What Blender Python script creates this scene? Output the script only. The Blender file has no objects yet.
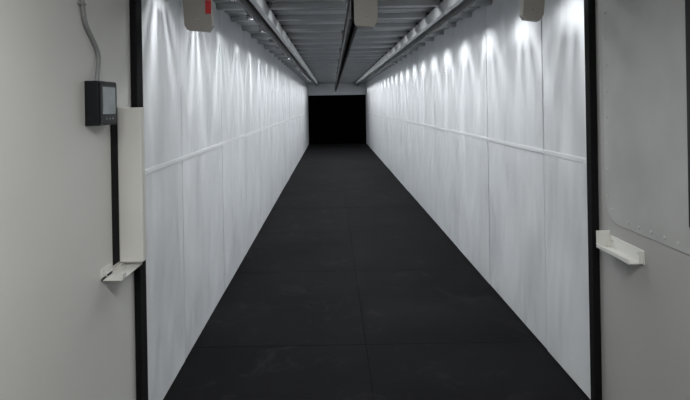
import bpy, math, random
from mathutils import Matrix, Vector
random.seed(4)
sc=bpy.context.scene
F=500.0; VX,VY=332.0,104.0; ROLL=math.radians(1.0)
H=1.639; XL=-0.9725; XR=1.378; CZ=H+0.87; YE=20.3; Y0=-1.5; YLD=2.42; YRD=2.60
sc.view_settings.view_transform='Standard'
sc.view_settings.look='None'

# ---------- camera
cd=bpy.data.cameras.new('camera'); cam=bpy.data.objects.new('camera',cd); sc.collection.objects.link(cam)
cam.matrix_world=Matrix.Translation((0,0,H))@Matrix.Rotation(math.radians(90),4,'X')@Matrix.Rotation(-ROLL,4,'Z')
cd.sensor_width=36; cd.lens=F/690*36; cd.shift_x=(345-VX)/690; cd.shift_y=-(200-VY)/690
cd.clip_start=0.02; cd.clip_end=100
sc.camera=cam

# ---------- materials
def mat(name,col,rough=.5,metal=0,noise=0,nscale=4,bump=0,bscale=30,stretch=(1,1,1),spec=.5,col2=None,emit=0,bdist=.01,bdetail=2):
    m=bpy.data.materials.new(name); m.use_nodes=True; nt=m.node_tree; b=nt.nodes['Principled BSDF']
    b.inputs['Base Color'].default_value=(*col,1); b.inputs['Roughness'].default_value=rough
    b.inputs['Metallic'].default_value=metal; b.inputs['Specular IOR Level'].default_value=spec
    tc=nt.nodes.new('ShaderNodeTexCoord'); mp=nt.nodes.new('ShaderNodeMapping'); mp.inputs['Scale'].default_value=stretch
    nt.links.new(tc.outputs['Object'],mp.inputs['Vector'])
    if noise or col2:
        n=nt.nodes.new('ShaderNodeTexNoise'); n.inputs['Scale'].default_value=nscale; n.inputs['Detail'].default_value=6
        nt.links.new(mp.outputs[0],n.inputs['Vector'])
        r=nt.nodes.new('ShaderNodeValToRGB'); r.color_ramp.elements[0].position=.3; r.color_ramp.elements[1].position=.72
        c2=col2 or tuple(min(1,c*(1+noise)) for c in col)
        c1=tuple(c*(1-noise) for c in col)
        r.color_ramp.elements[0].color=(*c1,1); r.color_ramp.elements[1].color=(*c2,1)
        nt.links.new(n.outputs['Fac'],r.inputs[0]); nt.links.new(r.outputs[0],b.inputs['Base Color'])
    if bump:
        n2=nt.nodes.new('ShaderNodeTexNoise'); n2.inputs['Scale'].default_value=bscale; n2.inputs['Detail'].default_value=bdetail
        nt.links.new(mp.outputs[0],n2.inputs['Vector'])
        bp=nt.nodes.new('ShaderNodeBump'); bp.inputs['Strength'].default_value=bump; bp.inputs['Distance'].default_value=bdist
        nt.links.new(n2.outputs['Fac'],bp.inputs['Height']); nt.links.new(bp.outputs[0],b.inputs['Normal'])
    return m
M_panel=mat('white_wall_panel',(.76,.785,.805),.7,noise=.05,nscale=1.5,bump=1,bscale=1.9,stretch=(1,2.0,.55),bdist=.095,spec=.2)
M_gap=mat('panel_gap',(.08,.085,.09),.8)
M_rail=mat('white_trim',(.84,.86,.87),.4,noise=.02)
M_entL=mat('cream_painted_steel',(.67,.67,.645),.5,noise=.03,nscale=2,bump=.1,bscale=4)
M_entR=mat('grey_painted_steel',(.43,.43,.42),.5,noise=.03,nscale=2,bump=.06,bscale=5)
M_plate=mat('zinc_plate',(.49,.495,.49),.45,metal=.05,noise=.07,nscale=5,bump=.05,bscale=8)
M_rivet=mat('rivet_metal',(.60,.60,.58),.4,metal=.2)
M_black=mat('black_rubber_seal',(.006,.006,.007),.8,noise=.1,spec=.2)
M_ceil=mat('grey_roof_steel',(.42,.435,.445),.4,metal=.1,noise=.14,nscale=3)
M_bow=mat('roof_bow_steel',(.33,.34,.35),.35,metal=.3,noise=.08)
M_track=mat('galvanised_track',(.42,.43,.44),.45,metal=.4,noise=.1)
M_lamprod=mat('lamp_guard_metal',(.10,.10,.105),.5,metal=.3,noise=.1)
M_dark=mat('dark_rail_metal',(.02,.02,.022),.5,metal=.2,noise=.1)
M_beige=mat('beige_powder_coat',(.36,.345,.32),.5,noise=.03)
M_red=mat('red_label',(.6,.02,.03),.5,noise=.05)
M_wm=mat('white_powder_coat',(.74,.74,.71),.4,noise=.02)
M_trap=mat('black_trap_rubber',(.0015,.0015,.0015),1,noise=.3,nscale=3,spec=0)
M_plastic=mat('black_plastic',(.006,.007,.009),.4,noise=.05,spec=.3)
M_screen=mat('lcd_screen',(.24,.28,.28),.2,noise=.15,nscale=10)
M_cable=mat('grey_conduit',(.24,.245,.25),.4,noise=.05)
M_sub=mat('mat_underlay',(.003,.003,.0035),.9,noise=.1,spec=.1)

# rubber floor with scuffs
M_floor=bpy.data.materials.new('black_rubber_mat'); M_floor.use_nodes=True
nt=M_floor.node_tree; b=nt.nodes['Principled BSDF']; L=nt.links.new
tc=nt.nodes.new('ShaderNodeTexCoord')
n1=nt.nodes.new('ShaderNodeTexNoise'); n1.inputs['Scale'].default_value=1.4; n1.inputs['Detail'].default_value=6
n2=nt.nodes.new('ShaderNodeTexNoise'); n2.inputs['Scale'].default_value=3.0; n2.inputs['Detail'].default_value=12; n2.inputs['Roughness'].default_value=.75; n2.inputs['Distortion'].default_value=1.0
n3=nt.nodes.new('ShaderNodeTexNoise'); n3.inputs['Scale'].default_value=160; n3.inputs['Detail'].default_value=2
for n in (n1,n2,n3): L(tc.outputs['Object'],n.inputs['Vector'])
r1=nt.nodes.new('ShaderNodeValToRGB'); r1.color_ramp.elements[0].position=.3; r1.color_ramp.elements[1].position=.7
r1.color_ramp.elements[0].color=(.0058,.0058,.0066,1); r1.color_ramp.elements[1].color=(.0098,.0098,.0109,1)
r2=nt.nodes.new('ShaderNodeValToRGB'); r2.color_ramp.elements[0].position=.54; r2.color_ramp.elements[1].position=.68
r2.color_ramp.elements[0].color=(0,0,0,1); r2.color_ramp.elements[1].color=(.8,.8,.8,1)
L(n1.outputs['Fac'],r1.inputs[0]); L(n2.outputs['Fac'],r2.inputs[0])
mx=nt.nodes.new('ShaderNodeMixRGB'); mx.inputs['Color2'].default_value=(.022,.022,.023,1)
L(r2.outputs[0],mx.inputs['Fac']); L(r1.outputs[0],mx.inputs['Color1']); L(mx.outputs[0],b.inputs['Base Color'])
bp=nt.nodes.new('ShaderNodeBump'); bp.inputs['Strength'].default_value=.5; bp.inputs['Distance'].default_value=.004
L(n3.outputs['Fac'],bp.inputs['Height']); L(bp.outputs[0],b.inputs['Normal'])
b.inputs['Roughness'].default_value=.75; b.inputs['Specular IOR Level'].default_value=.08

# ---------- mesh builder
class MB:
    def __init__(s): s.v=[];s.f=[];s.m=[];s.mats=[]
    def mi(s,m):
        if m not in s.mats: s.mats.append(m)
        return s.mats.index(m)
    def box(s,x0,x1,y0,y1,z0,z1,m):
        i=len(s.v); s.v+=[(x,y,z) for x in(x0,x1) for y in(y0,y1) for z in(z0,z1)]
        for f in((0,1,3,2),(4,6,7,5),(0,4,5,1),(2,3,7,6),(0,2,6,4),(1,5,7,3)):
            s.f.append([i+k for k in f]); s.m.append(s.mi(m))
    def prism(s,pts,axis,a,b,m):
        i=len(s.v);n=len(pts)
        def mk(p,q):
            return (q,p[0],p[1]) if axis=='X' else ((p[0],q,p[1]) if axis=='Y' else (p[0],p[1],q))
        s.v+=[mk(p,a) for p in pts]+[mk(p,b) for p in pts]
        k=s.mi(m)
        s.f.append([i+j for j in range(n)][::-1]); s.f.append([i+n+j for j in range(n)]); s.m+=[k,k]
        for j in range(n):
            s.f.append([i+j,i+(j+1)%n,i+n+(j+1)%n,i+n+j]); s.m.append(k)
    def cyl(s,c,axis,r,h,m,n=12):
        ai='XYZ'.index(axis); o=[k for k in range(3) if k!=ai]
        pts=[(c[o[0]]+r*math.cos(2*math.pi*t/n),c[o[1]]+r*math.sin(2*math.pi*t/n)) for t in range(n)]
        s.prism(pts,axis,c[ai]-h/2,c[ai]+h/2,m)
    def build(s,name,bevel=0,parent=None,seg=2):
        me=bpy.data.meshes.new(name); me.from_pydata(s.v,[],s.f)
        for m in s.mats: me.materials.append(m)
        for p,k in zip(me.polygons,s.m): p.material_index=k
        import bmesh
        bm=bmesh.new(); bm.from_mesh(me); bmesh.ops.recalc_face_normals(bm,faces=bm.faces); bm.to_mesh(me); bm.free()
        o=bpy.data.objects.new(name,me); sc.collection.objects.link(o)
        if bevel:
            md=o.modifiers.new('bevel','BEVEL'); md.width=bevel; md.segments=seg; md.limit_method='ANGLE'
        if parent: o.parent=parent
        return o
def empty(name):
    o=bpy.data.objects.new(name,None); sc.collection.objects.link(o); return o

# ---------- floor
mb=MB()
mb.box(XL-.1,XR+.1,Y0,YE+.2,-.08,-.006,M_sub)
xm=(XL+XR)/2; g=.0011
ys=[Y0]; y=-1.1
while y<YE: ys.append(y); y+=1.5
ys.append(YE+.15)
for a,b_ in zip(ys[:-1],ys[1:]):
    mb.box(XL,xm-g,a+g,b_-g,-.006,random.uniform(-.0006,0),M_floor)
    mb.box(xm+g,XR,a+g,b_-g,-.006,random.uniform(-.0006,0),M_floor)
mb.build('floor',.001,seg=1)

# ---------- range walls
ZM=H-.335
def range_wall(name,X,sgn,ystart,seam0):
    mb=MB()
    def bx(d0,d1,*a):
        x0,x1=X+sgn*d0,X+sgn*d1
        mb.box(min(x0,x1),max(x0,x1),*a)
    bx(-.12,-.010,ystart,YE+.2,0,CZ,M_gap)
    ed=[ystart]; y=seam0
    while y<YE: ed.append(y); y+=1.17
    ed.append(YE+.1)
    gg=.007
    for a,b_ in zip(ed[:-1],ed[1:]):
        bx(-.010,random.uniform(-.001,.003),a+gg,b_-gg,.008,ZM-.002,M_panel)
        bx(-.010,random.uniform(-.001,.003),a+gg,b_-gg,ZM+.002,CZ,M_panel)
    bx(0,.005,ystart,YE,ZM-.014,ZM+.014,M_rail)
    y=ystart+.1
    while y<YE:
        mb.cyl((X+sgn*.006,y,ZM),'X',.006,.004,M_rail,8); y+=.585
    return mb.build(name,.003,seg=2)
range_wall('wall_left',XL,1,YLD+.08,3.22)
range_wall('wall_right',XR,-1,YRD+.05,3.27)

# ---------- entry walls
mb=MB(); mb.box(XL-.12,XL,Y0,YLD,0,CZ,M_entL); mb.build('wall_entry_left')
mb=MB(); mb.box(XR,XR+.12,Y0,YRD,0,CZ,M_entR); mb.build('wall_entry_right')
mb=MB(); mb.box(XL-.1,XR+.1,Y0-.1,Y0,0,CZ,M_entL); mb.build('wall_front')
mb=MB(); mb.box(XL-.12,XL+.030,YLD,YLD+.08,0,CZ,M_black); mb.build('trim_1',.004)
mb=MB(); mb.box(XR-.036,XR+.12,YRD,YRD+.05,0,CZ,M_black); mb.build('trim_2',.004)

# ---------- ceiling with corrugated bows
mb=MB()
mb.box(XL-.12,XR+.12,Y0,YE+.2,CZ,CZ+.06,M_ceil)
y=-1.2; bows=[]
while y<YE:
    mb.prism([(y-.055,CZ),(y-.03,CZ-.045),(y+.03,CZ-.045),(y+.055,CZ)],'X',XL,XR,M_bow)
    mb.prism([(y+.285,CZ),(y+.297,CZ-.012),(y+.323,CZ-.012),(y+.335,CZ)],'X',XL,XR,M_bow)
    bows.append(y); y+=.61
mb.build('ceiling',.003,seg=1)

# ---------- back wall and bullet trap opening
zt=H+.36
mb=MB()
mb.box(XL,XR,YE,YE+.12,zt,CZ,M_panel)
mb.build('wall_back',.004)
mb=MB()
n=7
w=(XR-XL)/n
for i in range(n):
    x0=XL+i*w
    mb.box(x0+.003,x0+w-.003,YE+.10,YE+.14,0.003,zt,M_trap)
mb.box(XL,XR,YE+.15,YE+.19,0.003,zt,M_trap)
mb.build('bullet_trap_curtain',.004,seg=1)

# ---------- side tracks at wall top
def track(name,X,s):
    mb=MB()
    def bx(d0,d1,y0,y1,z0,z1,m):
        x0,x1=X+s*d0,X+s*d1
        mb.box(min(x0,x1),max(x0,x1),y0,y1,z0,z1,m)
    ys_=2.9
    bx(.355,.361,ys_,YE,CZ-.155,CZ-.035,M_track)
    bx(.335,.361,ys_,YE,CZ-.161,CZ-.155,M_dark)
    bx(.361,.38,ys_,YE,CZ-.09,CZ-.075,M_dark)
    bx(.405,.41,ys_,YE,CZ-.135,CZ-.035,M_dark)
    bx(.41,.445,ys_,YE,CZ-.135,CZ-.13,M_track)
    bx(.445,.45,ys_,YE,CZ-.135,CZ-.035,M_track)
    y=ys_+.1
    while y<YE:
        bx(.33,.45,y,y+.03,CZ-.048,CZ-.0,M_dark)
        y+=.61
    mb.build(name)
track('ceiling_track',XL,1); track('ceiling_track',XR,-1)

# ---------- central target rail
mb=MB()
xr=.14
mb.box(xr-.02,xr-.014,2.9,YE-.3,H+.49,H+.62,M_dark)
mb.box(xr+.014,xr+.02,2.9,YE-.3,H+.49,H+.62,M_dark)
mb.box(xr-.03,xr+.03,2.9,YE-.3,H+.62,H+.628,M_dark)
mb.box(xr-.03,xr-.012,2.9,YE-.3,H+.482,H+.49,M_dark)
mb.box(xr+.012,xr+.03,2.9,YE-.3,H+.482,H+.49,M_dark)
y=4.0
while y<YE-.5:
    mb.box(xr-.012,xr+.012,y,y+.02,H+.625,CZ-.0,M_dark); y+=1.83
mb.build('target_carrier_rail')

# ---------- hanging brackets near doorway
def hanger(name,x0,x1,zb,d,slant,label=False,m=M_beige):
    mb=MB()
    c=.022
    pts=[(x0,CZ),(x0+slant,zb+c),(x0+slant+c*.6,zb),(x1+slant-c,zb-.01),(x1+slant,zb+c),(x1,CZ)]
    mb.prism(pts,'Y',d,d+.05,m)
    mb.box(x0-.02,x1+.02,d-.02,d+.07,CZ-.012,CZ-.0,m)
    mb.cyl(((x0+x1)/2+slant,d-.004,zb+.05),'Y',.006,.012,M_track)
    if label: mb.box(x1-.035+slant,x1+slant-.004,d-.003,d,zb+.08,zb+.15,M_red)
    return mb.build(name,.004)
hanger('hanging_bracket',-.79,-.645,H+.40,2.6,.03,True)
hanger('hanging_bracket',1.04,1.15,H+.425,2.6,-.04,False)
hanger('hanging_bracket',.125,.245,H+.405,2.6,0,False)

# ---------- control panel with screen
root=empty('wall_control_panel')
mb=MB(); mb.box(XL,XL+.055,1.965,2.13,H-.070,H+.108,M_plastic); 
mb.box(XL+.055,XL+.060,1.972,2.123,H-.063,H+.101,M_plastic); mb.build('housing',.006,root)
mb=MB(); mb.box(XL+.060,XL+.0615,1.99,2.105,H-.025,H+.085,M_screen)
mb.build('screen',.001,root)
mb=MB()
for k in range(3): mb.cyl((XL+.061,2.02+k*.028,H-.044),'X',.004,.003,M_cable)
mb.build('buttons',0,root)
cu=bpy.data.curves.new('wall_conduit','CURVE'); cu.dimensions='3D'; cu.bevel_depth=.009; cu.bevel_resolution=4
sp=cu.splines.new('NURBS')
def wl(px,py,X=XL+.012):
    dx,dy=px-VX,py-VY
    d=F*abs(X)/abs(dx*math.cos(ROLL)-dy*math.sin(ROLL))
    zd=(dy*math.cos(ROLL)+dx*math.sin(ROLL))*d/F
    return (X,d,H-zd)
pts=[wl(66,-75),wl(76,-40),wl(81,-10),wl(83,10),wl(85,24),wl(91,36),wl(98,50),wl(99,64),(XL+.02,2.03,H+.13),(XL+.02,2.03,H+.106)]
sp.points.add(len(pts)-1)
for p,q in zip(sp.points,pts): p.co=(*q,1)
sp.order_u=4; sp.use_endpoint_u=True
cu.materials.append(M_cable)
o=bpy.data.objects.new('cable_conduit',cu); sc.collection.objects.link(o); o.parent=root
mb=MB()
q=wl(82,4); mb.box(XL,XL+.023,q[1]-.014,q[1]+.014,q[2]-.005,q[2]+.005,M_cable)
mb.build('cable_clip',.002,root)

# ---------- barrier board on left + brackets
yb=2.25
root=empty('folding_barrier_board')
mb=MB(); mb.box(XL+.003,XL+.112,yb,yb+.045,H-.697,H+.0,M_wm); mb.build('board',.006,root)
mb=MB(); mb.box(XL,XL+.004,yb-.06,yb+.03,H-.69,H+.0,M_black); mb.build('backing_strip',0,root)  # dark strip stands in for the shadow line beside the board
def ubracket(name,X,s,y0,y1,zb,h,wd,tab=False):
    mb=MB()
    def bx(d0,d1,a,b_,z0,z1):
        x0,x1=X+s*d0,X+s*d1
        mb.box(min(x0,x1),max(x0,x1),a,b_,z0,z1,M_wm)
    t=.005
    bx(0,t,y0-.01,y1+.01,zb,zb+h*.75)
    bx(0,wd,y0,y1,zb,zb+t)
    bx(wd-t,wd,y0,y1,zb,zb+h*.25)
    bx(0,wd,y1-t,y1,zb,zb+h)
    if tab:
        bx(0,t,y0-.01,y0+.09,zb,zb+.05); bx(wd-t,wd,y0,y0+.035,zb,zb+.028)
    else: bx(0,wd*.3,y0,y0+t,zb,zb+h*.7)
    for yy in(y0+.03,y1-.03):
        mb.cyl((X+s*(t+.002),yy,zb+h*.5),'X',.006 if not tab else .004,.005,M_rivet)
    return mb.build(name,.002)
ubracket('barrier_bracket',XL,1,2.085,2.30,H-.722,.021,.088,True)
ubracket('barrier_bracket',XR,-1,2.23,2.50,H-.740,.085,.070)

# ---------- riveted metal plate on right entry wall
root=empty('riveted_wall_plate')
mb=MB()
y0,y1,zb,zt2=1.2,2.53,H-.61,CZ-.03
c=.12
arc=[(y1-c+c*math.sin(math.radians(t)),zb+c-c*math.cos(math.radians(t))) for t in range(0,91,10)]
mb.prism([(y0,zb)]+arc+[(y1,zt2),(y0,zt2)],'X',XR-.005,XR,M_plate); mb.build('plate',.0015,root)
mb=MB()
yy=y0+.03
while yy<y1-.12: mb.cyl((XR-.006,yy,zb+.03),'X',.007,.005,M_rivet); yy+=.085
mb.cyl((XR-.006,y1-.06,zb+.065),'X',.007,.005,M_rivet)
zz=zb+.13
while zz<zt2: mb.cyl((XR-.006,y1-.03,zz),'X',.006,.005,M_rivet); zz+=.13
mb.build('rivets',.001,root)
mb=MB(); mb.box(XR-.014,XR-.005,1.86,1.925,H-.50,CZ,M_dark); mb.build('cable_duct',.003,root)

# ---------- lamps along both walls
def spot(name,loc,target,energy,size,blend,rad,parent,col=(.96,.98,1)):
    ld=bpy.data.lights.new(name,'SPOT'); ld.energy=energy; ld.spot_size=math.radians(size); ld.spot_blend=blend
    ld.shadow_soft_size=rad; ld.color=col
    o=bpy.data.objects.new(name,ld); sc.collection.objects.link(o); o.location=loc
    o.rotation_euler=(Vector(target)-Vector(loc)).to_track_quat('-Z','Y').to_euler(); o.parent=parent
for side,X,s in(('l',XL,1),('r',XR,-1)):
    root=empty('guarded_lamp_row')
    mb=MB(); y=2.82
    k=0
    while y<YE-.6:
        lx=X+s*.29; lz=CZ-.07
        mb.cyl((lx,y,CZ-.028),'Z',.025,.056,M_lamprod)
        for a in(-62,-42,-20,-4,15,33,58):  # added rods around each lamp, shaped to cast radial streaks on the wall
            a=math.radians(a+random.uniform(-5,5)); r=.045
            yy=y+r*math.sin(a); zz=lz-r*math.cos(a); h=random.uniform(.003,.0052)
            mb.box(lx-.05,lx+.03,yy-h,yy+h,zz-h,zz+h,M_lamprod)
        for q in(-.05,.03):
            mb.box(lx+q-.002,lx+q+.002,y-.05,y+.05,lz-.002,lz+.016,M_lamprod)
        spot('lamp_%d'%k,(lx,y,lz),(X+s*.10,y,.5),21,116,1,.005,root)
        k+=1; y+=.78
    mb.build('lamp_guards',0,root)
# added fill lights with invented housings, hidden behind each roof bow
root=empty('roof_bow_lamp_row')
mb=MB()
for k,yb_ in enumerate(bows):
    if yb_<2.9 or yb_>YE-2.4: continue
    mb.box(xm-.62,xm+.62,yb_+.058,yb_+.090,CZ-.014,CZ,M_wm)
    ld=bpy.data.lights.new('bar_%d'%k,'AREA'); ld.shape='RECTANGLE'; ld.size=1.2; ld.size_y=.024; ld.energy=7.2; ld.color=(.97,.985,1)
    o=bpy.data.objects.new('bar_%d'%k,ld); sc.collection.objects.link(o); o.location=(xm,yb_+.074,CZ-.016); o.parent=root
mb.build('bar_housings',0,root)

# added fill light and housing for the near walls, unseen above the viewer
root=empty('entry_strip_lamp')
mb=MB(); mb.box(-.6,.9,.35,.45,CZ-.05,CZ-.0,M_wm); mb.build('housing',.005,root)
ld=bpy.data.lights.new('tube','AREA'); ld.shape='RECTANGLE'; ld.size=1.4; ld.size_y=.08; ld.energy=42; ld.color=(1,.99,.965)
o=bpy.data.objects.new('tube',ld); sc.collection.objects.link(o); o.location=(.0,.4,CZ-.056); o.parent=root

w=bpy.data.worlds.new('world'); sc.world=w; w.use_nodes=True
w.node_tree.nodes['Background'].inputs[0].default_value=(.5,.55,.6,1); w.node_tree.nodes['Background'].inputs[1].default_value=.2
